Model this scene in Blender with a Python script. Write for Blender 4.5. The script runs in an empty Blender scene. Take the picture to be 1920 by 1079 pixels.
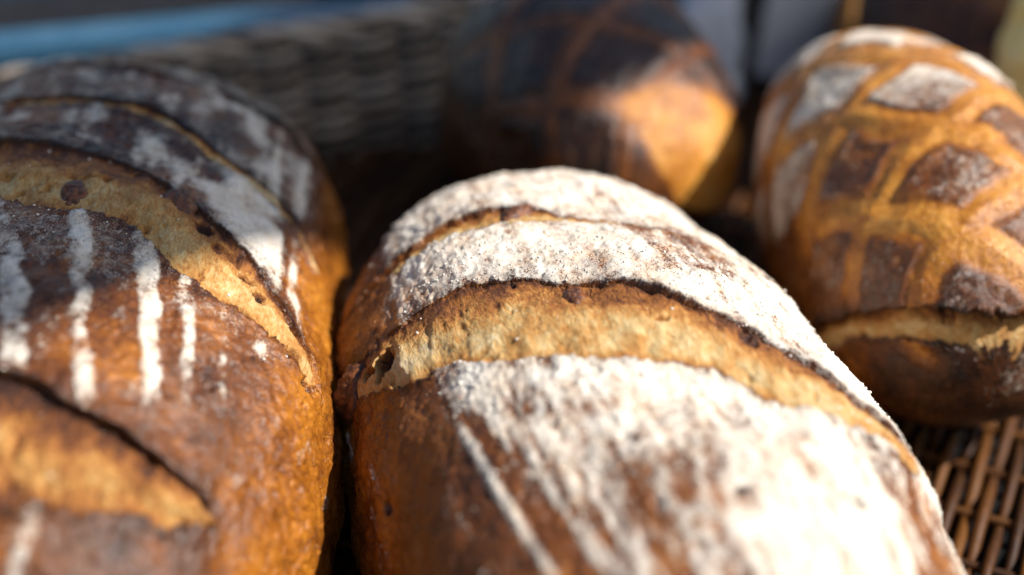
import bpy, math, random
import numpy as np
random.seed(7)
rng = np.random.default_rng(11)
R = math.radians
S = bpy.context.scene
COL = S.collection

# ------------------------------------------------------------------ camera
cam = bpy.data.cameras.new('camera'); camo = bpy.data.objects.new('camera', cam); COL.objects.link(camo)
camo.location = (0, 0, .37); camo.rotation_euler = (R(90 - 32), 0, 0)
cam.lens = 50; cam.sensor_width = 36; cam.clip_start = .01; cam.clip_end = 200
cam.dof.use_dof = True; cam.dof.focus_distance = .492; cam.dof.aperture_fstop = 2.5; cam.dof.aperture_blades = 9
S.camera = camo
# ------------------------------------------------------------------ light
SUN_EL, SUN_AZ = R(47), R(-8)            # azimuth from +X (right) towards +Y (away)
sd = np.array([math.cos(SUN_EL) * math.cos(SUN_AZ), math.cos(SUN_EL) * math.sin(SUN_AZ), math.sin(SUN_EL)])
W = bpy.data.worlds.new('World'); S.world = W; W.use_nodes = True
nt = W.node_tree; nt.nodes.clear()
sky = nt.nodes.new('ShaderNodeTexSky'); sky.sky_type = 'NISHITA'; sky.sun_disc = False
sky.sun_elevation = SUN_EL; sky.sun_rotation = math.pi / 2 - SUN_AZ
bg = nt.nodes.new('ShaderNodeBackground'); bg.inputs['Strength'].default_value = .075
ow = nt.nodes.new('ShaderNodeOutputWorld')
nt.links.new(sky.outputs[0], bg.inputs[0]); nt.links.new(bg.outputs[0], ow.inputs[0])
sl = bpy.data.lights.new('sun', 'SUN'); sl.energy = 4.9; sl.angle = R(.6); sl.color = (1, .965, .915)
so = bpy.data.objects.new('sun', sl); COL.objects.link(so)
from mathutils import Vector, Matrix
so.rotation_euler = Vector(sd).to_track_quat('Z', 'Y').to_euler(); so.location = (2, 1, 3)
S.view_settings.view_transform = 'Standard'; S.view_settings.look = 'None'
S.view_settings.exposure = .74; S.view_settings.gamma = 1
S.view_settings.use_curve_mapping = False
S.render.engine = 'CYCLES'
S.cycles.use_denoising = True
S.cycles.max_bounces = 6

# ------------------------------------------------------------------ helpers
def prop(o, label=None, cat=None, group=None, kind=None):
    if label: o['label'] = label
    if cat: o['category'] = cat
    if group: o['group'] = group
    if kind: o['kind'] = kind
    return o

def empty(name, loc=(0, 0, 0)):
    o = bpy.data.objects.new(name, None); COL.objects.link(o); o.location = loc; o.empty_display_size = .02
    return o

def link(name, me, parent=None):
    o = bpy.data.objects.new(name, me); COL.objects.link(o)
    if parent is not None: o.parent = parent
    return o

def npmesh(name, V, Fq, mats, attrs=None, normals=None, smooth=True):
    me = bpy.data.meshes.new(name); n = Fq.shape[1]
    me.vertices.add(len(V)); me.vertices.foreach_set('co', np.ascontiguousarray(V, np.float32).ravel())
    me.loops.add(Fq.size); me.loops.foreach_set('vertex_index', np.ascontiguousarray(Fq, np.int32).ravel())
    me.polygons.add(len(Fq)); me.polygons.foreach_set('loop_start', np.arange(0, Fq.size, n, dtype=np.int32))
    me.update(calc_edges=True)
    me.polygons.foreach_set('use_smooth', np.full(len(Fq), smooth))
    for k, a in (attrs or {}).items():
        at = me.attributes.new(k, 'FLOAT', 'POINT'); at.data.foreach_set('value', np.ascontiguousarray(a, np.float32))
    for m in (mats if isinstance(mats, (list, tuple)) else [mats]): me.materials.append(m)
    me.update()
    if normals is not None: me.normals_split_custom_set_from_vertices(np.ascontiguousarray(normals, np.float32))
    return me

def hsh(i, j, k, seed):
    h = (i * 374761393 + j * 668265263 + k * 2147483647 + seed * 1274126177) & 0xffffffff
    h = ((h ^ (h >> 13)) * 1274126177) & 0xffffffff
    h = ((h ^ (h >> 15)) * 2246822519) & 0xffffffff
    return ((h ^ (h >> 16)) & 0xffffff) / float(0xffffff)

def vnoise(P, scale, seed=0):
    """value noise 0..1 at points P (n,3); scale may be a 3-vector (cells per metre)"""
    q = P * np.asarray(scale, float); i = np.floor(q).astype(np.int64); f = q - i
    f = f * f * f * (f * (f * 6 - 15) + 10)
    r = 0
    for a in (0, 1):
        for b in (0, 1):
            for c in (0, 1):
                w = (f[:, 0] if a else 1 - f[:, 0]) * (f[:, 1] if b else 1 - f[:, 1]) * (f[:, 2] if c else 1 - f[:, 2])
                r = r + w * hsh(i[:, 0] + a, i[:, 1] + b, i[:, 2] + c, seed)
    return r

def fbm(P, scale, octs=4, seed=0, gain=.5):
    r = 0; a = 1; t = 0; sc = np.asarray(scale, float)
    for o in range(octs):
        r = r + a * vnoise(P + 3.7 * o, sc, seed + 17 * o); t += a; a *= gain; sc = sc * 2.03
    return r / t

def sst(a, b, x):
    t = np.clip((x - a) / (b - a), 0, 1); return t * t * (3 - 2 * t)

# ------------------------------------------------------------------ materials
class NT:
    def __init__(s, name):
        s.m = bpy.data.materials.new(name); s.m.use_nodes = True; s.t = s.m.node_tree; s.t.nodes.clear()
        s.out = s.t.nodes.new('ShaderNodeOutputMaterial'); s.b = s.t.nodes.new('ShaderNodeBsdfPrincipled')
        s.t.links.new(s.b.outputs[0], s.out.inputs[0])
        s.co = s.t.nodes.new('ShaderNodeTexCoord').outputs['Object']
    def l(s, a, b): s.t.links.new(a, b)
    def put(s, v, sock):
        if hasattr(v, 'is_output'): s.l(v, sock)
        else: sock.default_value = v
    def noise(s, scale, detail=3, rough=.55, vec=None, stretch=None, dist=0):
        n = s.t.nodes.new('ShaderNodeTexNoise'); n.inputs['Scale'].default_value = scale
        n.inputs['Detail'].default_value = detail; n.inputs['Roughness'].default_value = rough
        n.inputs['Distortion'].default_value = dist
        v = vec or s.co
        if stretch:
            mp = s.t.nodes.new('ShaderNodeMapping'); mp.inputs['Scale'].default_value = stretch; s.l(v, mp.inputs[0]); v = mp.outputs[0]
        s.l(v, n.inputs['Vector']); return n.outputs['Fac']
    def voro(s, scale, feature='F1'):
        n = s.t.nodes.new('ShaderNodeTexVoronoi'); n.inputs['Scale'].default_value = scale; n.feature = feature
        s.l(s.co, n.inputs['Vector']); return n.outputs['Distance']
    def attr(s, name):
        n = s.t.nodes.new('ShaderNodeAttribute'); n.attribute_name = name; return n.outputs['Fac']
    def math(s, op, a, b=0., c=0., clamp=False):
        n = s.t.nodes.new('ShaderNodeMath'); n.operation = op; n.use_clamp = clamp
        for v, k in ((a, 0), (b, 1), (c, 2)): s.put(v, n.inputs[k])
        return n.outputs[0]
    def mr(s, v, a, b, c=0., d=1., smooth=True):
        n = s.t.nodes.new('ShaderNodeMapRange'); n.interpolation_type = 'SMOOTHSTEP' if smooth else 'LINEAR'
        s.put(v, n.inputs[0])
        for k, x in enumerate((a, b, c, d)): n.inputs[k + 1].default_value = x
        return n.outputs[0]
    def ramp(s, v, stops):
        n = s.t.nodes.new('ShaderNodeValToRGB'); e = n.color_ramp.elements
        while len(e) < len(stops): e.new(.5)
        for k, (p, c) in enumerate(stops): e[k].position = p; e[k].color = (*c, 1)
        s.put(v, n.inputs[0]); return n.outputs[0]
    def mix(s, f, a, b):
        n = s.t.nodes.new('ShaderNodeMix'); n.data_type = 'RGBA'
        s.put(f, n.inputs[0])
        for v, k in ((a, 6), (b, 7)):
            if hasattr(v, 'is_output'): s.l(v, n.inputs[k])
            else: n.inputs[k].default_value = (*v, 1)
        return n.outputs[2]
    def bump(s, h, dist, strength=1., nrm=None):
        n = s.t.nodes.new('ShaderNodeBump'); n.inputs['Strength'].default_value = strength; n.inputs['Distance'].default_value = dist
        s.l(h, n.inputs['Height'])
        if nrm: s.l(nrm, n.inputs['Normal'])
        return n.outputs[0]
    def set(s, **k):
        for a, v in k.items():
            nm = {'color': 'Base Color', 'rough': 'Roughness', 'spec': 'Specular IOR Level', 'normal': 'Normal', 'coat': 'Coat Weight', 'sss': 'Subsurface Weight'}[a]
            if isinstance(v, tuple): v = (*v, 1)
            s.put(v, s.b.inputs[nm])
        return s.m

FLOUR = (.80, .735, .63)
def crust_material(name):
    n = NT(name)
    tone = n.attr('tone'); fl = n.attr('flour')
    n1 = n.noise(90, 4, .6); n2 = n.noise(420, 4, .65); n3 = n.noise(1500, 2, .6)
    t = n.math('ADD', tone, n.math('MULTIPLY', n.math('SUBTRACT', n1, .5), .55))
    t = n.math('ADD', t, n.math('MULTIPLY', n.math('SUBTRACT', n2, .5), .62))
    t = n.math('ADD', t, n.math('MULTIPLY', n.math('SUBTRACT', n3, .5), .30))
    col = n.ramp(t, [(.0, (.012, .006, .004)), (.22, (.055, .0165, .004)), (.42, (.145, .042, .006)), (.62, (.33, .110, .010)),
                     (.80, (.54, .225, .028)), (1., (.64, .37, .11))])
    # tiny blisters, paler than the crust around them
    bl = n.mr(n.voro(520), .08, .34, 1, 0)
    blm = n.math('MULTIPLY', bl, n.mr(n.noise(150, 2), .44, .60))
    col = n.mix(n.math('MULTIPLY', blm, .38), col, (.52, .22, .045))
    # flour
    f = n.math('ADD', fl, n.math('MULTIPLY', n.math('SUBTRACT', n.noise(300, 5, .68), .5), 1.05))
    f = n.math('ADD', f, n.math('MULTIPLY', n.math('SUBTRACT', n3, .5), .65))
    fm = n.math('ADD', n.mr(f, .38, 1.10, 0, .62), n.mr(f, .52, .70, 0, .34))
    fine = n.mr(n.math('ADD', f, n.math('MULTIPLY', n.math('SUBTRACT', n.noise(2600, 1), .5), .9)), .45, .62, 0, .5)
    fm = n.math('MAXIMUM', fm, n.math('MULTIPLY', fine, n.mr(fl, .05, .25)))
    fm = n.math('MULTIPLY', n.math('MULTIPLY', fm, .96), n.mr(fl, .04, .26))
    col = n.mix(fm, col, n.mix(n.mr(n1, .35, .65), FLOUR, (.70, .60, .47)))
    h = n.math('ADD', n.math('MULTIPLY', n2, .5), n.math('MULTIPLY', n3, .28))
    h = n.math('MULTIPLY', h, n.math('SUBTRACT', 1., n.math('MULTIPLY', fm, .68)))
    h = n.math('ADD', h, n.math('MULTIPLY', fm, .35)); h = n.math('ADD', h, n.math('MULTIPLY', blm, .6))
    rough = n.mix(fm, n.mix(n1, (.18,) * 3, (.40,) * 3), (.95,) * 3)
    spec = n.math('MULTIPLY', n.math('SUBTRACT', 1., fm), .42)
    return n.set(color=col, rough=rough, spec=spec, normal=n.bump(h, .0012, 1.))

def crumb_material(name):
    n = NT(name)
    op = n.attr('open'); fl = n.attr('flour')
    fib = n.noise(300, 5, .66, stretch=(1.5, .5, 1.2), dist=1.6)
    big = n.noise(70, 3, .6)
    fine = n.noise(1300, 3, .6)
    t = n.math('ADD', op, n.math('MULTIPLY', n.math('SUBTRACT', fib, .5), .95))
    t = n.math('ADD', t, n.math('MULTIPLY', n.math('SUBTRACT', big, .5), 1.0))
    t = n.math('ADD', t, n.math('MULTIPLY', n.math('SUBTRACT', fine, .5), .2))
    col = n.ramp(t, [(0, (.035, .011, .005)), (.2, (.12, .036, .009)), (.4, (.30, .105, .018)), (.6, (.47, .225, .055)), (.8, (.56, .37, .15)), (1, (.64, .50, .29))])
    f = n.math('ADD', fl, n.math('MULTIPLY', n.math('SUBTRACT', n.noise(420, 4, .65), .5), 1.1))
    fm = n.mr(f, .45, .68)
    col = n.mix(fm, col, FLOUR)
    h = n.math('ADD', n.math('MULTIPLY', fib, .8), n.math('MULTIPLY', fine, .3))
    return n.set(color=col, rough=.62, spec=.35, normal=n.bump(h, .0020, .9))

M_crust = crust_material('bread_crust'); M_crumb = crumb_material('torn_crumb')
def simple(name, c1, c2, scale, rough=.6, spec=.4, bump=.0005, stretch=None, detail=4):
    n = NT(name); f = n.noise(scale, detail, .6, stretch=stretch)
    return n.set(color=n.mix(n.mr(f, .3, .7), c1, c2), rough=rough, spec=spec, normal=n.bump(f, bump, .7))
M_flour = simple('flour', FLOUR, (.74, .68, .58), 900, .95, .1)
M_walnut = simple('walnut', (.035, .011, .005), (.20, .062, .015), 420, .5, .45, .0012)
def wicker(name, cols, rough, spec):
    n = NT(name)
    oi = n.t.nodes.new('ShaderNodeObjectInfo').outputs['Random']
    f = n.noise(240, 4, .6); g = n.noise(25, 2)
    t = n.math('ADD', n.math('MULTIPLY', oi, .45), n.math('MULTIPLY', f, .35)); t = n.math('ADD', t, n.math('MULTIPLY', g, .3))
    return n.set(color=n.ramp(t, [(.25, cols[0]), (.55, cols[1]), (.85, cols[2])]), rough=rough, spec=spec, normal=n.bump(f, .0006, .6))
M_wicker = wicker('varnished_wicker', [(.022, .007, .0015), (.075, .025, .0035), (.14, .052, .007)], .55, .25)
M_wicker_wall = wicker('skylit_wicker', [(.06, .036, .02), (.32, .23, .15), (.64, .52, .40)], .4, .5)  # paler wall copy of the wicker: sky sheen is put into its colour
M_table = simple('dark_table', (.006, .006, .007), (.014, .013, .012), 30, .7, .12)
M_ground = simple('ground', (.05, .05, .05), (.09, .085, .08), 4, .9, .2, .004)
M_blue = simple('blue_plastic', (.022, .075, .13), (.04, .105, .165), 40, .34, .5, .0006)
M_bag = simple('yellow_paper', (.62, .60, .26), (.72, .70, .38), 60, .85, .2, .001)
M_white = simple('white_paper', (.72, .78, .86), (.84, .87, .90), 40, .8, .25, .001)
M_grey = simple('grey_card', (.55, .55, .56), (.64, .64, .64), 30, .7, .3, .0003)
M_dark = simple('black_frame_shade', (.008, .009, .011), (.02, .02, .023), 60, .6, .15)
M_stick = simple('stick_wood', (.24, .115, .03), (.40, .22, .07), 90, .6, .35, .0006, (1, 1, .15))

# ------------------------------------------------------------------ setting
def plane(name, x0, x1, y0, y1, z, mat):
    V = np.array([[x0, y0, z], [x1, y0, z], [x1, y1, z], [x0, y1, z]], float)
    o = link(name, npmesh(name, V, np.array([[0, 1, 2, 3]]), mat, smooth=False)); prop(o, kind='structure'); return o
plane('ground', -40, 40, -40, 40, -.80, M_ground)

def boxmesh(name, sx, sy, sz, mat, bev=.0, z0=0.):
    import bmesh
    bm = bmesh.new(); bmesh.ops.create_cube(bm, size=1)
    bmesh.ops.scale(bm, vec=(sx, sy, sz), verts=bm.verts); bmesh.ops.translate(bm, vec=(0, 0, z0 + sz / 2), verts=bm.verts)
    if bev: bmesh.ops.bevel(bm, geom=bm.edges[:], offset=bev, segments=2, affect='EDGES')
    me = bpy.data.meshes.new(name); bm.to_mesh(me); bm.free(); me.materials.append(mat); return me

tab = empty('market_table', (0, .45, -.80))
prop(tab, 'dark table top under the wicker basket', 'table')
o = link('table_top', boxmesh('table_top', 2.4, 1.9, .03, M_table, .004), tab); o.location = (0, 0, .754)
lm = boxmesh('leg', .06, .06, .752, M_table, .004)
for sx in (-1, 1):
    for sy in (-1, 1):
        o = link('leg', lm, tab); o.location = (sx * 1.1, sy * .85, 0)
TZ = -.016          # table surface
# unseen strip added overhead: its straight edge shades the far left half of the basket
cb = np.array([-.03, .500, .12]) + sd * 1.45; ce = np.array([.68, .735, 0]); ce /= np.linalg.norm(ce); cn = np.array([-ce[1], ce[0], 0])
cnp = empty('added_shade', (cb[0], cb[1], -.80)); cnp.rotation_euler = (0, 0, math.atan2(ce[1], ce[0]))
prop(cnp, 'narrow dull grey net strip added out of view to shade the far loaves', 'shadow caster')
M_shadow_strip = simple('shadow_strip', (.10, .11, .12), (.14, .15, .16), 300, .9, .2)
t_ = M_shadow_strip.node_tree; tb = t_.nodes.new('ShaderNodeBsdfTransparent'); mx = t_.nodes.new('ShaderNodeMixShader'); mx.inputs[0].default_value = .17
ot = [n for n in t_.nodes if n.type == 'OUTPUT_MATERIAL'][0]; pb_ = [n for n in t_.nodes if n.type == 'BSDF_PRINCIPLED'][0]
t_.links.new(pb_.outputs[0], mx.inputs[1]); t_.links.new(tb.outputs[0], mx.inputs[2]); t_.links.new(mx.outputs[0], ot.inputs[0])
o = link('shadow_strip', boxmesh('shadow_strip', 2.6, .26, .004, M_shadow_strip, .001), cnp); o.location = (0, .13, cb[2] + .80)
pm = boxmesh('shadow_strip_pole', .04, .04, cb[2] + .79, M_table, .004)  # unseen supports, added to carry the shadow-casting strip
for sx in (-1, 1):
    for y_ in (.13,):
        o = link('shadow_strip_pole', pm, cnp); o.location = (sx * 1.24, y_, 0)


# ------------------------------------------------------------------ wicker basket
def tube(pts, r, sides=7):
    P = np.asarray(pts, float); n = len(P); T = np.gradient(P, axis=0); T /= np.linalg.norm(T, axis=1)[:, None]
    up = np.array([0, 0, 1.]) if abs(T[0, 2]) < .8 else np.array([1., 0, 0])
    A = np.cross(T, up); A /= np.linalg.norm(A, axis=1)[:, None]; B = np.cross(A, T)
    th = np.linspace(0, 2 * math.pi, sides, endpoint=False)
    rr = np.broadcast_to(np.asarray(r, float), (n,))
    V = P[:, None] + rr[:, None, None] * (np.cos(th)[None, :, None] * A[:, None] + np.sin(th)[None, :, None] * B[:, None])
    i, j = np.meshgrid(np.arange(n - 1), np.arange(sides), indexing='ij'); jn = (j + 1) % sides
    Fq = np.stack([i * sides + j, i * sides + jn, (i + 1) * sides + jn, (i + 1) * sides + j], -1).reshape(-1, 4)[:, ::-1]
    V = np.concatenate([V.reshape(-1, 3), P[:1], P[-1:]]); m = n * sides
    k = np.arange(sides); kn = (k + 1) % sides
    c0 = np.stack([np.full(sides, m), k, kn, kn], -1); c1 = np.stack([np.full(sides, m + 1), (n - 1) * sides + kn, (n - 1) * sides + k, (n - 1) * sides + k], -1)
    return V, Fq, (c0[:, :3], c1[:, :3])
def tubeobj(name, pts, r, mat, parent, sides=7):
    V, Fq, caps = tube(pts, r, sides)
    me = bpy.data.meshes.new(name)
    me.from_pydata(V.tolist(), [], Fq.tolist() + caps[0].tolist() + caps[1].tolist()); me.materials.append(mat)
    me.polygons.foreach_set('use_smooth', np.ones(len(me.polygons), bool)); me.update()
    return link(name, me, parent)

WO = np.array([-.0093, .791]); WT = np.array([.907, .421]); WN = np.array([-.421, .907])
T0, T1, N0, N1 = -.50, .52, -.64, .0
bas = empty('wicker_basket', (0, 0, TZ))
prop(bas, 'brown woven wicker basket holding all the bread loaves', 'basket')
FZ = .0095                                 # rod centre height above the table
def tn(t, n): return WO + WT * t + WN * n
def clip(p, d):
    lo, hi = -9, 9
    for ax, a, b in ((WT, T0, T1), (WN, N0, N1)):
        q = (p - WO) @ ax; v = d @ ax
        if abs(v) < 1e-6:
            if not a < q < b: return None
            continue
        s0, s1 = sorted(((a - q) / v, (b - q) / v)); lo = max(lo, s0); hi = min(hi, s1)
    return (lo, hi) if hi - lo > .03 else None
fd = np.array([math.sin(R(25)), math.cos(R(25))]); fp = np.array([fd[1], -fd[0]])
cen = tn((T0 + T1) / 2, (N0 + N1) / 2); PIT, STK = .0066, .030
for i in range(-92, 93):
    p = cen + fp * (i * PIT); c = clip(p, fd)
    if c is None: continue
    s = np.arange(c[0], c[1], .006); ph = math.pi * (s + p @ fd - cen @ fd) / STK + (i % 2) * math.pi
    w = .0005 * np.sin(s * 37 + i * 2.1)
    pts = np.c_[p[0] + fd[0] * s + fp[0] * w, p[1] + fd[1] * s + fp[1] * w, FZ + .0027 * np.sin(ph)]
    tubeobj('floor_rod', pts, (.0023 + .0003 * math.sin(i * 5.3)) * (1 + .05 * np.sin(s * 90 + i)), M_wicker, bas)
for i in range(-22, 23):
    p = cen + fd * ((i + .5) * STK); c = clip(p, fp)
    if c is None: continue
    s = np.arange(c[0], c[1], .02)
    tubeobj('floor_stake', np.c_[p[0] + fp[0] * s, p[1] + fp[1] * s, np.full(len(s), FZ - .0005)], .0022, M_wicker, bas)

def wall(a, b, height, mat, lean):
    """woven wall from a to b (xy); lean = outward unit xy"""
    a = np.array(a); b = np.array(b); Lw = np.linalg.norm(b - a); d = (b - a) / Lw; sp = .028; rows = int(height / .0043)
    ns = int(Lw / sp)
    for k in range(ns + 1):
        q = a + d * (k * Lw / ns); z = np.linspace(.002, height, 8)
        o_ = lean[None] * (z[:, None] * .18)
        tubeobj('wall_stake', np.c_[q[0] + o_[:, 0], q[1] + o_[:, 1], z], .0021, mat, bas, 6)
    for r in range(rows):
        z = .004 + r * .0043
        s = np.arange(0, Lw, .0055); off = .0050 * np.cos(math.pi * s / (Lw / ns) + r * math.pi) + z * .18
        tubeobj('wall_rod', np.c_[a[0] + d[0] * s + lean[0] * off, a[1] + d[1] * s + lean[1] * off, z + .0003 * np.sin(s * 60 + r)], .00205, mat, bas, 6)
    s = np.arange(0, Lw, .004)
    for k in range(3):
        ph = s * 95 + k * 2 * math.pi / 3; zz = height + .004 + .0038 * np.sin(ph); off = height * .18 + .0042 * np.cos(ph)
        tubeobj('rim_rod', np.c_[a[0] + d[0] * s + lean[0] * off, a[1] + d[1] * s + lean[1] * off, zz], .0034, mat, bas, 7)
WH = .063 - TZ
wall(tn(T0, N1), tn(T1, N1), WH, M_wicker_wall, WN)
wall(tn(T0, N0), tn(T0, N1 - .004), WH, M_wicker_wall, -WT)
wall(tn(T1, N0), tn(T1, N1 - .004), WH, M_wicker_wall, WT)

# ------------------------------------------------------------------ loaves
def base_local(u, v, p):
    k = (1 - np.abs(u) ** p['pe']) ** (1 / p['qe']); kz = (1 - np.abs(u) ** p['pe']) ** (1 / p.get('qz', p['qe']))
    c, s = np.cos(v), np.sin(v)
    x = p['W'] * k * np.sign(c) * np.abs(c) ** .9
    z = np.where(s > 0, p['H'] * kz * np.abs(s) ** .9, -p['B'] * kz * np.abs(s) ** .6)
    return np.stack([x, p['L'] * u + 0 * v, z], -1), k

class Score:
    """one knife cut: lip and near edge are (angle deg, metres along the loaf) polylines"""
    def __init__(s, lip, near=None, width=None, v=None, depth=.005, lip_h=.003, over=.003, wob=.0012, seed=1, bulge=.0, crumb=0.):
        s.lip = np.array(sorted(lip)); s.near = np.array(sorted(near)) if near else None
        s.width = width; s.v = v or (s.lip[0, 0], s.lip[-1, 0]); s.depth = depth; s.lip_h = lip_h; s.over = over; s.wob = wob; s.seed = seed; s.bulge = bulge; s.crumb = crumb
    def fields(s, vd, sm, P):
        q = np.stack([vd * .0016, np.zeros_like(vd), np.zeros_like(vd)], -1)
        e1 = (fbm(q, 60, 3, s.seed) - .5) * 2 * s.wob * 2 + (fbm(P, 260, 3, s.seed + 3) - .5) * .0022
        e2 = (fbm(q, 80, 4, s.seed + 9) - .5) * 2 * s.wob * 3.2 + (fbm(P, 300, 3, s.seed + 5) - .5) * .0055
        lip = np.interp(vd, s.lip[:, 0], s.lip[:, 1]) + e1
        near = (np.interp(vd, s.near[:, 0], s.near[:, 1]) if s.near is not None else lip - s.width) + e2
        tp = np.clip((vd - s.v[0]) / 9, 0, 1) * np.clip((s.v[1] - vd) / 9, 0, 1); tp = np.sqrt(np.clip(tp, 0, 1))
        w = np.maximum(lip - near, .002) * tp
        return lip - sm, w, tp

def loaf(name, p, scores, tone_fn, flour_fn, nu, nv, label, category='bread loaf', pits=(), lattice=None, walnuts=(), grains=0, seed=0, group=None, lump=.0052, rough=1.):
    yaw, tilt = p['yaw'], p.get('tilt', 0)
    root = empty(name, p['c']); prop(root, label, category, group)
    root.rotation_euler = (Matrix.Rotation(yaw, 4, 'Z') @ Matrix.Rotation(tilt, 4, 'X')).to_euler()
    t = np.linspace(-1, 1, nu); u = t[1:-1]
    ex = 1 - (1 - u[-1]) * .5 ** np.arange(1, 9); u = np.concatenate([-ex[::-1], u, ex, ]); nu = len(u)
    nb = max(24, nv // 9)
    v = np.concatenate([np.linspace(-35, 215, nv, endpoint=False), np.linspace(215, 325, nb, endpoint=False)]); nV = len(v)
    U, Vd = np.meshgrid(u, v, indexing='ij'); Vr = np.radians(Vd)
    P, K = base_local(U, Vr, p)
    du = np.gradient(P, axis=0); dv = np.roll(P, -1, 1) - np.roll(P, 1, 1)
    N = np.cross(dv, du); N = N / np.maximum(np.linalg.norm(N, axis=-1, keepdims=True), 1e-12)
    if (N * P).sum() < 0: N = -N
    N = -N if N[nu // 2, nv // 2, 2] < 0 else N
    Pf = P.reshape(-1, 3); Nf = N.reshape(-1, 3); vd = Vd.ravel(); sm = Pf[:, 1]
    topw = sst(-15, 5, vd) * sst(195, 175, vd)
    sp = Pf + seed * 1.37
    disp = (fbm(sp, 18, 3, seed) - .5) * 2 * lump + (fbm(sp, 75, 3, seed + 2) - .5) * .0026 * rough + (fbm(sp, 260, 3, seed + 4) - .5) * .0011 * rough + rough * .6 * ( sst(.56, .70, fbm(sp, 330, 2, seed + 6)) * .00055 - sst(.70, .78, fbm(sp, 210, 3, seed + 7)) * .0012)
    shift = np.zeros_like(disp)
    label_id = np.zeros(len(Pf), int); opn = np.zeros_like(disp); burnt_shaded = np.zeros_like(disp)
    for k, sc in enumerate(scores):
        d, w, tp = sc.fields(vd, sm, sp)
        x = d / np.maximum(w, 1e-5); ins = (d > 0) & (x < 1) & (tp > .02)
        lipm = np.where(d <= 0, np.exp(d / .006), 0) * tp
        disp += np.where(d <= 0, sc.lip_h * np.exp(d / .010) * tp, 0)
        shift += np.where(d <= 0, sc.over * np.exp(d / .0035) * tp, 0)
        xx = np.clip(x, 0, 1)
        rgh = (fbm(sp * np.array([1, .6, 1]), 130, 4, seed + 31 + k) - .5)
        rdg = np.abs(fbm(sp, (170, 60, 170), 3, seed + 41 + k) - .5) * 2
        dep = -sc.depth * tp * ((1 - xx) ** 1.6) + sc.bulge * np.sin(math.pi * xx) ** 2 * tp + rgh * .0030 * tp - .0006 + rdg * .0012
        pit = sst(.70, .78, fbm(sp, (170, 90, 170), 3, seed + 61 + k)) * .0020
        disp = np.where(ins, disp * .5 + dep - pit, disp)
        edge = np.where((x >= 1) & (tp > .02), np.exp(-(d - w) / .0025), 0); disp += edge * .0011 * tp
        label_id = np.where(ins, k + 1, label_id)
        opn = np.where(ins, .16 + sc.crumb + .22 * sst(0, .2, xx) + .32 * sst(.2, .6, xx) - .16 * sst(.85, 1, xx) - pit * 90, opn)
        burnt_shaded = np.maximum(burnt_shaded, np.maximum(lipm * .42, edge * .3 * tp))
    for (pv, ps, pr, pd) in pits:
        kk = np.interp(ps / p['L'], u, K[:, 0]); dd = np.hypot((vd - pv) * math.pi / 180 * .085, sm - ps)
        dd = dd + (fbm(sp, 330, 2, 5) - .5) * pr * 1.3
        g = 1 - sst(pr * .45, pr, dd); disp -= pd * g; burnt_shaded = np.maximum(burnt_shaded, g * .8); opn = np.where(label_id > 0, opn - g * .6, opn)  # pits are darkened in tone too: hole shade put into the colour
    plate = np.zeros(len(Pf), int)
    if lattice:
        e1, e2, org, gw, lat_tone = lattice
        gl = np.concatenate([[0], np.cumsum(np.hypot(np.diff(p['L'] * u), np.diff(p['H'] * (1 - np.abs(u) ** p['pe']) ** (1 / p['qe']))))])
        g0 = np.interp(0, u, gl); b_ = np.repeat(gl - g0, nV)
        a_ = (vd - 90) * math.pi / 180 * (p['W'] + p['H']) / 2 * np.clip(K.ravel(), .25, 1)
        ov, os_ = org; oa = (ov - 90) * math.pi / 180 * (p['W'] + p['H']) / 2 * max(.25, float(np.interp(os_ / p['L'], u, K[:, 0]))); ob = np.interp(os_ / p['L'], u, gl) - g0
        wv = lambda s_: (fbm(sp, 38, 4, seed + s_) - .5) * .012
        qa = a_ - oa + wv(71); qb = b_ - ob + wv(73)
        Mi = np.linalg.inv(np.array([[e1[0], e2[0]], [e1[1], e2[1]]]))
        al = Mi[0, 0] * qa + Mi[0, 1] * qb; be = Mi[1, 0] * qa + Mi[1, 1] * qb
        fa = np.abs(al - np.round(al)); fb = np.abs(be - np.round(be)); m = np.maximum(fa, fb)
        gwv = gw * (.6 + .8 * fbm(sp, 40, 2, seed + 75)); ing = sst(-.05, .06, m - .5 + gwv)                      # 0 on a plate, 1 in a groove
        on = sst(8, 22, vd) * sst(172, 158, vd) * (label_id == 0)
        on = on * sst(-.97, -.90, sm / p['L'])
        if lat_tone[0] < .2: on = on * (1 - sst(126, 110, vd) * sst(-.064, -.076, sm))
        disp += on * ((1 - ing) * .0006 + np.exp(-((m - .5 + gwv + .05) / .05) ** 2) * .0009 + ing * .0016 * np.clip((m - .5 + gwv) / gwv, 0, 1))
        isp = (m < .5 - gwv) & (on > .5)
        plate = np.where(isp, 1000 + (np.round(al).astype(int) + 20) * 60 + np.round(be).astype(int) + 20, 0)
        lat = np.where(on > .02, ing * on, .35 * (1 - on))
    tone = tone_fn(vd, sm, sp); fl = flour_fn(vd, sm, sp) * topw
    if lattice:
        tone = (lat_tone[0] * (1 - ing) + lat_tone[1] * ing) * on + tone * (1 - on) + (fbm(sp, 60, 3, 8) - .5) * .25
        fl = fl * (1 - .6 * ing)
        burnt_shaded = np.maximum(burnt_shaded, on * .35 * np.exp(-((m - .5 + gwv) / .03) ** 2) * vnoise(sp, 60, 9))
    tone = tone - burnt_shaded * .42; fl = fl * (1 - np.clip(burnt_shaded * 1.0, 0, .9))
    fl = np.where(label_id > 0, np.where(vd < 80, .30 * sst(80, 55, vd), 0) * fl + .02 + .18 * vnoise(sp, 60, 3), fl)
    disp += np.clip(fl - .35, 0, .6) * .0009 + np.where(fl > .3, (vnoise(sp, 900, 9) - .5) * .0004 * np.clip(fl, 0, 1), 0)
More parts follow.
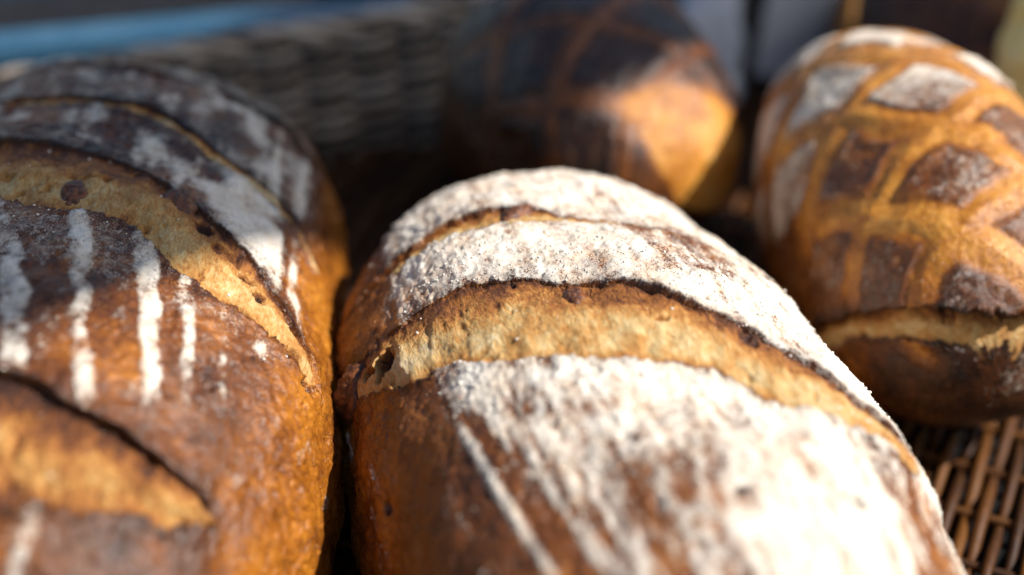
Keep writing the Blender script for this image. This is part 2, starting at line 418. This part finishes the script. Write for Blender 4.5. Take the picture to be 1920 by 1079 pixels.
    endk = np.clip(K.ravel() / .5, 0.15, 1)
    Q = Pf + Nf * (disp * endk)[:, None]; Q[:, 1] -= shift
    Q[:, 2] = np.maximum(Q[:, 2], -p['B'] if not tilt else -9)
    # faces
    i, j = np.meshgrid(np.arange(nu - 1), np.arange(nV), indexing='ij'); jn = (j + 1) % nV
    Fq = np.stack([i * nV + j, i * nV + jn, (i + 1) * nV + jn, (i + 1) * nV + j], -1).reshape(-1, 4)
    a, b, c, d4 = (Q[Fq[:, k]] for k in range(4)); fn = np.cross(c - a, d4 - b)
    if (fn * Nf[Fq[:, 0]]).sum() < 0: Fq = Fq[:, ::-1]; fn = -fn
    VN = np.zeros_like(Q)
    for k in range(4):
        for ax in range(3): VN[:, ax] += np.bincount(Fq[:, k], fn[:, ax], len(Q))
    VN /= np.maximum(np.linalg.norm(VN, axis=1, keepdims=True), 1e-15)
    ids = np.where(plate > 0, plate, label_id); fid = ids[Fq].min(1)
    fid = np.where(ids[Fq].max(1) == fid, fid, 0)
    for idv in np.unique(fid):
        ff = Fq[fid == idv]
        if len(ff) < 12 and idv: ff = ff
        used, inv = np.unique(ff, return_inverse=True); ff = inv.reshape(-1, 4)
        nm = 'crust' if idv == 0 else ('score_opening' if idv < 1000 else 'crust_plate')
        mt = M_crumb if 0 < idv < 1000 else M_crust
        link(nm, npmesh(nm, Q[used], ff, mt, dict(tone=tone[used], flour=fl[used], open=opn[used]), VN[used]), root)
    def at(pv, ps):
        ii = np.argmin(np.abs(p['L'] * u - ps)); jj = np.argmin(np.abs(v - pv)); return Q[ii * nV + jj], Nf[ii * nV + jj]
    for (wv_, ws, size, lift, sq) in walnuts:
        q, nn = at(wv_, ws); o = link('walnut_piece', walnut_mesh(size, sq, int(abs(ws) * 1e5) + 3), root)
        o.location = q + nn * lift; o.rotation_euler = Vector(nn).to_track_quat('Z', 'Y').to_euler()
    if grains:
        w = np.clip(fl - .22, 0, 1) ** 1.3 * (fbm(sp, 120, 2, 91) > .47) * (vd > 10) * (vd < 175) * (label_id == 0)
        w = w + .012 * (label_id > 0)
        g = rng.choice(len(Q), grains, p=w / w.sum())
        ico = np.array([[0, 0, 1], [.9, 0, .2], [.28, .85, .2], [-.73, .53, .2], [-.73, -.53, .2], [.28, -.85, .2], [0, 0, -.7]])
        icf = np.array([[0, k, k % 5 + 1] for k in range(1, 6)] + [[6, k % 5 + 1, k] for k in range(1, 6)])
        sz = .00018 + .00045 * rng.random(grains) ** 5
        Vg = ico[None] * sz[:, None, None] * (1 + .5 * rng.random((grains, 7, 3))) + (Q[g] + VN[g] * (sz * .15)[:, None])[:, None]
        Fg = icf[None] + 7 * np.arange(grains)[:, None, None]
        o = link('flour_grains', npmesh('flour_grains', Vg.reshape(-1, 3), Fg.reshape(-1, 3), M_flour), root); prop(o, kind='stuff')
    return root

def walnut_mesh(size, sq, seed):
    n, m = 22, 30
    th, ph = np.meshgrid(np.linspace(.02, math.pi - .02, n), np.linspace(0, 2 * math.pi, m, endpoint=False), indexing='ij')
    D = np.stack([np.sin(th) * np.cos(ph), np.sin(th) * np.sin(ph), np.cos(th)], -1).reshape(-1, 3)
    r = 1 + .55 * (fbm(D + seed, 1.6, 3, seed) - .5) + .35 * (np.abs(fbm(D + seed, 3.2, 3, seed + 1) - .5) * 2 - .3)
    V = D * r[:, None] * size * np.array(sq)
    i, j = np.meshgrid(np.arange(n - 1), np.arange(m), indexing='ij'); jn = (j + 1) % m
    Fq = np.stack([i * m + j, (i + 1) * m + j, (i + 1) * m + jn, i * m + jn], -1).reshape(-1, 4)
    return npmesh('walnut_piece', V, Fq, M_walnut)

# --- the floured loaf in front
pc = dict(L=.18, W=.093, H=.075, B=.04, pe=2.6, qe=2.1, qz=2.5, yaw=R(14.5), c=(.037, .391, .04))
S1 = Score([(160, .088), (135.2, .0895), (120, .0905), (101, .0885), (90, .0795), (74, .0675), (56, .0575), (44, .047), (25, .034)],
           [(160, .080), (137.6, .0785), (129.6, .0780), (115.5, .0735), (102, .0720), (86, .0690), (70, .0590), (52, .0500), (25, .030)], v=(22, 160), depth=.0008, lip_h=.0008, over=.0008, seed=3)
S2 = Score([(165, .052), (152.8, .050), (140, .0486), (128, .0445), (118, .0423), (110, .0387), (100, .0306), (88.6, .0191), (81.4, .0068), (72.3, -.0049), (58, -.0256), (48, -.0428), (30, -.062)],
           [(165, .038), (159, .0363), (137, .0119), (127.5, .0061), (112, -.0085), (87.7, -.0253), (79, -.0325), (69.4, -.051), (57, -.0600), (48.5, -.0640), (30, -.072)], v=(30, 165), depth=.0003, lip_h=.0007, over=.0006, seed=5, bulge=.0020)
S3 = Score([(140, -.115), (110, -.127), (90, -.140), (60, -.160), (35, -.165)], width=.012, v=(30, 145), seed=8)
def tone_c(v, s, P):
    return .395 + .12 * sst(140, 168, v) + .10 * sst(60, 30, v) + .05 * sst(.0, .06, s) + (fbm(P, 40, 3, 4) - .5) * .3
def flour_c(v, s, P):
    st = fbm(np.stack([v * .0016, s * .10, 0 * v], -1), 210, 3, 21)          # streaks that run along the loaf
    st2 = fbm(np.stack([v * .0016, s * .25, 0 * v], -1), 480, 2, 23)
    lipn = np.interp(v, S2.near[:, 0], S2.near[:, 1]); lip1 = np.interp(v, S1.lip[:, 0], S1.lip[:, 1])
    front = s < lipn; far = s > lip1 - .004
    lim = 130 - 200 * np.clip(-.02 - s, 0, .1)
    ff = sst(lim + 8, lim - 10, v) * (.68 + .28 * np.exp(-((v - 76) / 17) ** 2)) - .22 * sst(62, 46, v) + (st - .5) * .85 + (st2 - .5) * .75
    ff = ff - .10 * sst(70, 52, v) + (fbm(P, 60, 3, 77) - .5) * .5
    ff = ff - .08 * np.exp(-((v - 100) / 14) ** 2) * sst(-.045, -.08, s) + .16 * sst(-.028, .0, s - lipn)
    for vv in (118, 127.5): ff = np.maximum(ff, .72 * np.exp(-((v - vv - (s + .05) * 60) / 1.9) ** 2) * sst(-.01, -.03, s) * (.5 + vnoise(P, 90, 6)))
    fm = sst(146, 124, v) * .80 + .14 + (st - .5) * .6 + (st2 - .5) * .55 - .40 * np.exp(-((v - 68) / 15) ** 2) * sst(.012, .03, s)
    fr = sst(155, 130, v) * .84 + (st - .5) * .6 + (st2 - .5) * .5
    return np.clip(np.where(front, ff, np.where(far, fr, fm)), 0, 1)
loaf('walnut_loaf', pc, [S1, S2, S3], tone_c, flour_c, 700, 620,
     'heavily flour-dusted brown loaf in sharp focus with curved open knife cuts', seed=1, grains=9000,
     pits=[(160.4, -.0193, .0026, .0025), (65.9, -.0955, .0024, .0025), (64.9, -.092, .0018, .0015), (87.4, -.088, .0016, .0012), (143, .031, .007, .006), (149, .036, .004, .005)],
     walnuts=[(96.1, .0185, .0055, -.0012, (1.5, .8, .7)), (97.9, .0825, .0058, -.001, (1.5, .8, .7)), (160, .043, .0095, -.0015, (1., 1.2, .7))])

# --- the long loaf beside it
pl = dict(L=.195, W=.107, H=.085, B=.045, pe=3.2, qe=2.5, qz=2.6, yaw=R(5), c=(-.172, .455, .045))
LA = Score([(140, .05), (99.5, .0394), (90, .0326), (80, .0248), (71.5, .0136), (64, .0006), (54, -.0136), (43.6, -.0256), (35, -.0399), (26, -.0573), (20, -.072)],
           [(140, .0), (93.6, -.017), (87, -.0199), (78, -.0253), (71, -.0326), (67, -.0407), (61.7, -.0503), (53.4, -.0573), (46.7, -.0635), (36.4, -.0648), (29, -.0685), (20, -.076)], v=(20, 140), depth=.0009, lip_h=.0009, over=.0009, seed=13, bulge=.0016, crumb=-.04)
LB = Score([(140, .09), (103, .085), (98, .0836), (90.6, .0823), (82.7, .075), (74.5, .0711), (65, .0565), (59.5, .0482), (53, .0416), (43, .0361), (35, .0303), (24, .012)], width=.0085, v=(22, 140), depth=.0010, lip_h=.0008, over=.0008, seed=15)
LC = Score([(120, -.098), (85.6, -.1114), (80, -.1145), (71.5, -.1228), (63, -.1277), (54, -.1337), (44, -.1384), (33, -.1445)],
           [(120, -.15), (80, -.155), (71, -.1537), (60.6, -.1519), (48.8, -.1514), (33, -.1465)], v=(31, 120), depth=.0018, lip_h=.0012, over=.0010, seed=17, bulge=.003, crumb=-.20)
LD = Score([(110, .13), (61, .115), (56.5, .1105), (45, .1029), (37.6, .0963), (28, .085)], width=.007, v=(24, 110), depth=.003, lip_h=.0015, over=.0015, seed=19)
def tone_l(v, s, P):
    return .355 + .20 * sst(52, 18, v) + (fbm(P, 36, 3, 44) - .5) * .5 - .06 * sst(.0, .08, s)
def flour_l(v, s, P):
    st = fbm(np.stack([v * .0016, s * .10, 0 * v], -1), 210, 3, 121); nn = fbm(P, 90, 3, 33)
    lipA = np.interp(v, LA.lip[:, 0], LA.lip[:, 1]); nearA = np.interp(v, LA.near[:, 0], LA.near[:, 1]); lipB = np.interp(v, LB.lip[:, 0], LB.lip[:, 1])
    mid = 0 * v
    for vv, hw, a in ((85.6, 2.3, .75), (75, 2.0, .80), (63.2, 2.3, .9), (55.6, 1.6, .72), (93, 2, .6), (48, 1.3, .45)):
        e = np.exp(-((v - vv - (s + .09) * 110 + (nn - .5) * 3) / hw) ** 4) * a * sst(-.138, -.112, s + (vv - 75) * .0006)
        mid = np.maximum(mid, e * (.5 + 1.1 * nn))
    mid = np.maximum(mid, .5 * np.exp(-((v - 57) / 6) ** 2 - ((s + .066) / .008) ** 2) + .06 + .34 * sst(.62, .72, fbm(P, (150, 70, 150), 3, 35)))
    mid = mid * (.40 + 1.0 * fbm(P, (330, 170, 330), 3, 36))
    mid = np.maximum(mid, .75 * np.exp(-((v - 40.6) / 2.5) ** 2 - ((s + .0725) / .006) ** 2))
    mid = np.maximum(mid, .45 * sst(-.045, -.025, s - nearA - .0) * sst(60, 75, v))
    farp = .60 * np.exp(-((v - 47) / 13) ** 2) + .22 + (st - .5) * 1.1 + (nn - .5) * 1.3 + .25 * np.exp(-((s - lipA - .022) / .008) ** 2)
    farp = (farp + .06) * sst(24, 33, v)
    back = .44 + (st - .5) * 1.0 + (nn - .5) * 1.3
    frt = .12 + .55 * np.exp(-((v - 74) / 2.5) ** 2) + .5 * np.exp(-((v - 60) / 3) ** 2) * nn
    f = np.where(s > lipB, back * sst(20, 32, v), np.where(s > lipA, farp, np.where(s < -.145, frt, mid)))
    return np.clip(f, 0, 1)
loaf('walnut_loaf', pl, [LA, LB, LC, LD], tone_l, flour_l, 640, 520,
     'long red-brown loaf with separate pale flour stripes between wide torn cuts', seed=2, grains=3500,
     pits=[(32.1, -.0658, .0045, .006), (26.1, -.0735, .0038, .005), (58, -.018, .004, .003), (47, -.038, .0035, .003), (43, -.046, .003, .003)],
     walnuts=[(83.4, -.0076, .0070, -.0016, (1.5, .8, .55)), (64, -.0045, .0070, -.0014, (1.5, .9, .6))])

# --- dark loaf leaning on the back wall of the basket
pb = dict(L=.10, W=.067, H=.068, B=.05, pe=2.1, qe=2.0, yaw=R(24), c=(.037, .675, .052))
def tone_b(v, s, P): return .26 + .47 * sst(128, 104, v) * sst(-.06, -.078, s) + .15 * sst(70, 40, v) + (fbm(P, 40, 3, 4) - .5) * .25  # orange end: bare crust, with the sunlit patch also put into its tone
def flour_b(v, s, P): return .12 + (fbm(P, 90, 3, 6) - .5) * .5
loaf('scored_loaf', pb, [], tone_b, flour_b, 260, 260, 'dark baked loaf with blackish diamond plates and a bare end toned sunlit orange before the basket wall', seed=3,
     lattice=((.036, .030), (.036, -.027), (101, -.056), .13, (.08, .40)), rough=.6)

# --- golden diamond-scored loaf
pr = dict(L=.115, W=.060, H=.079, B=.05, pe=2.4, qe=2.2, tilt=R(3), yaw=R(5), c=(.177, .557, .05))
SR = Score([(196, -.03), (187, -.047), (177, -.067), (163, -.0825), (144, -.0955), (124, -.103), (93, -.1075), (40, -.105)],
           [(196, -.055), (182, -.073), (165.5, -.0937), (149, -.1065), (120, -.1125), (93, -.1135), (40, -.111)], v=(62, 196), depth=.002, lip_h=.003, over=.002, seed=27, bulge=.002, wob=.0006)
def tone_r(v, s, P): return .42 + .2 * sst(.0, .06, s) - .24 * sst(-.08, -.1, s) + (fbm(P, 45, 3, 14) - .5) * .25  # front end toned darker: shade there is put into the crust colour
def flour_r(v, s, P): return .36 + .45 * sst(-.03, .01, s) + (fbm(P, 80, 3, 6) - .5) * .5
loaf('scored_loaf', pr, [SR], tone_r, flour_r, 300, 300, 'golden loaf with flour-greyed diamond crust plates and a cut across its end', seed=4,
     lattice=((.037, .029), (.041, -.026), (101.9, -.061), .168, (.40, .71)), rough=.4)

# --- dark loaf behind the golden one
pe_ = dict(L=.085, W=.06, H=.06, B=.045, pe=2.4, qe=2.2, yaw=R(35), c=(.262, .775, .045))
def tone_e(v, s, P): return .62 + .25 * np.exp(-((v - 60) / 25) ** 2) - .4 * sst(110, 140, v) + (fbm(P, 40, 3, 4) - .5) * .2  # right side raised, left lowered: sun and shade put into the crust tone
loaf('round_loaf', pe_, [], tone_e, lambda v, s, P: 0 * v + .05, 140, 140, 'small dark loaf with a side toned sunlit orange behind the golden diamond-scored loaf', seed=5)

# ------------------------------------------------------------------ background things
# blue crate behind the basket
cr = empty('blue_crate', (-.22, .80, TZ)); cr.rotation_euler = (0, 0, math.atan2(.042, .162))
prop(cr, 'blue plastic crate with a thick rim standing behind the basket', 'crate')
def part(name, size, loc, mat, parent, bev=.002):
    o = link(name, boxmesh(name, *size, mat, bev), parent); o.location = loc; return o
ch = .058
part('front_panel', (.44, .006, ch - .004), (-.05, .012, 0), M_blue, cr)
part('back_panel', (.44, .006, ch - .004), (-.05, .268, 0), M_blue, cr)
for x in (-.27, .17): part('side_panel', (.006, .25, ch - .004), (x, .14, 0), M_blue, cr)
part('bottom', (.43, .25, .004), (-.05, .14, .001), M_dark, cr)  # black instead of blue: shade inside the crate is put into the colour
part('rim', (.165, .034, .014), (-.182, .008, ch - .006), M_blue, cr, .004)
part('rim', (.260, .034, .014), (.038, .008, ch - .006), M_blue, cr, .004)
part('rim', (.44, .03, .012), (-.05, .272, ch - .006), M_blue, cr, .004)

def crumpled(name, w, h, d, mat, seed, amp=.004, ny=30, nx=30):
    """paper bag: closed rounded-box tube with creases and an open folded top"""
    th = np.linspace(0, 2 * math.pi, nx * 4, endpoint=False); z = np.linspace(0, 1, ny)
    Z, TH = np.meshgrid(z, th, indexing='ij'); c, s = np.cos(TH), np.sin(TH)
    x = w / 2 * np.sign(c) * np.abs(c) ** .35; y = d / 2 * np.sign(s) * np.abs(s) ** .35 * (1 - .55 * Z)
    P = np.stack([x, y, Z * h], -1).reshape(-1, 3)
    P[:, :2] *= (1 + (np.abs(fbm(P + seed, 35, 3, seed) - .5) * 4 - .5)[:, None] * amp / .03)
    n = nx * 4; i, j = np.meshgrid(np.arange(ny - 1), np.arange(n), indexing='ij'); jn = (j + 1) % n
    Fq = np.stack([i * n + j, i * n + jn, (i + 1) * n + jn, (i + 1) * n + j], -1).reshape(-1, 4)
    P = np.concatenate([P, [[0, 0, 0]]]); k = np.arange(n)
    cap = np.stack([(k + 1) % n, k, np.full(n, len(P) - 1), np.full(n, len(P) - 1)], -1)
    me = bpy.data.meshes.new(name); me.from_pydata(P.tolist(), [], Fq.tolist() + cap[:, :3].tolist()); me.materials.append(mat)
    me.update(); return me
FLZ = TZ + FZ + .0055
o = link('paper_bag', crumpled('paper_bag', .10, .20, .05, M_bag, 3)); o.location = (.300, .712, FLZ); o.rotation_euler = (0, 0, R(38))
prop(o, 'pale yellow crumpled paper bag standing beside the golden loaf', 'bag')
o = link('folded_paper', crumpled('folded_paper', .038, .15, .02, M_white, 5, .006)); o.location = (.122, .815, FLZ); o.rotation_euler = (R(-5), 0, R(20))
prop(o, 'crumpled bluish white paper standing between dark loaf and grey card', 'paper')
g = empty('price_card', (.183, .835, FLZ)); g.rotation_euler = (R(-12), R(14), R(18))
prop(g, 'blank grey card in a black frame leaning on the basket wall', 'card')
part('card', (.075, .003, .15), (0, 0, .004), M_grey, g, .0008)
part('frame', (.008, .007, .16), (-.042, 0, 0), M_dark, g); part('frame', (.008, .007, .16), (.042, 0, 0), M_dark, g); part('frame', (.0755, .007, .006), (0, 0, -.0025), M_dark, g)
st = tubeobj('wooden_stick', [(0, 0, z) for z in np.linspace(0, .24, 14)], .0042 * (1 + .06 * np.sin(np.arange(14) * 1.7)), M_stick, None, 10)
st.location = (.1835, .74, FLZ); prop(st, 'upright light brown wooden stick between golden loaf and grey card', 'stick')
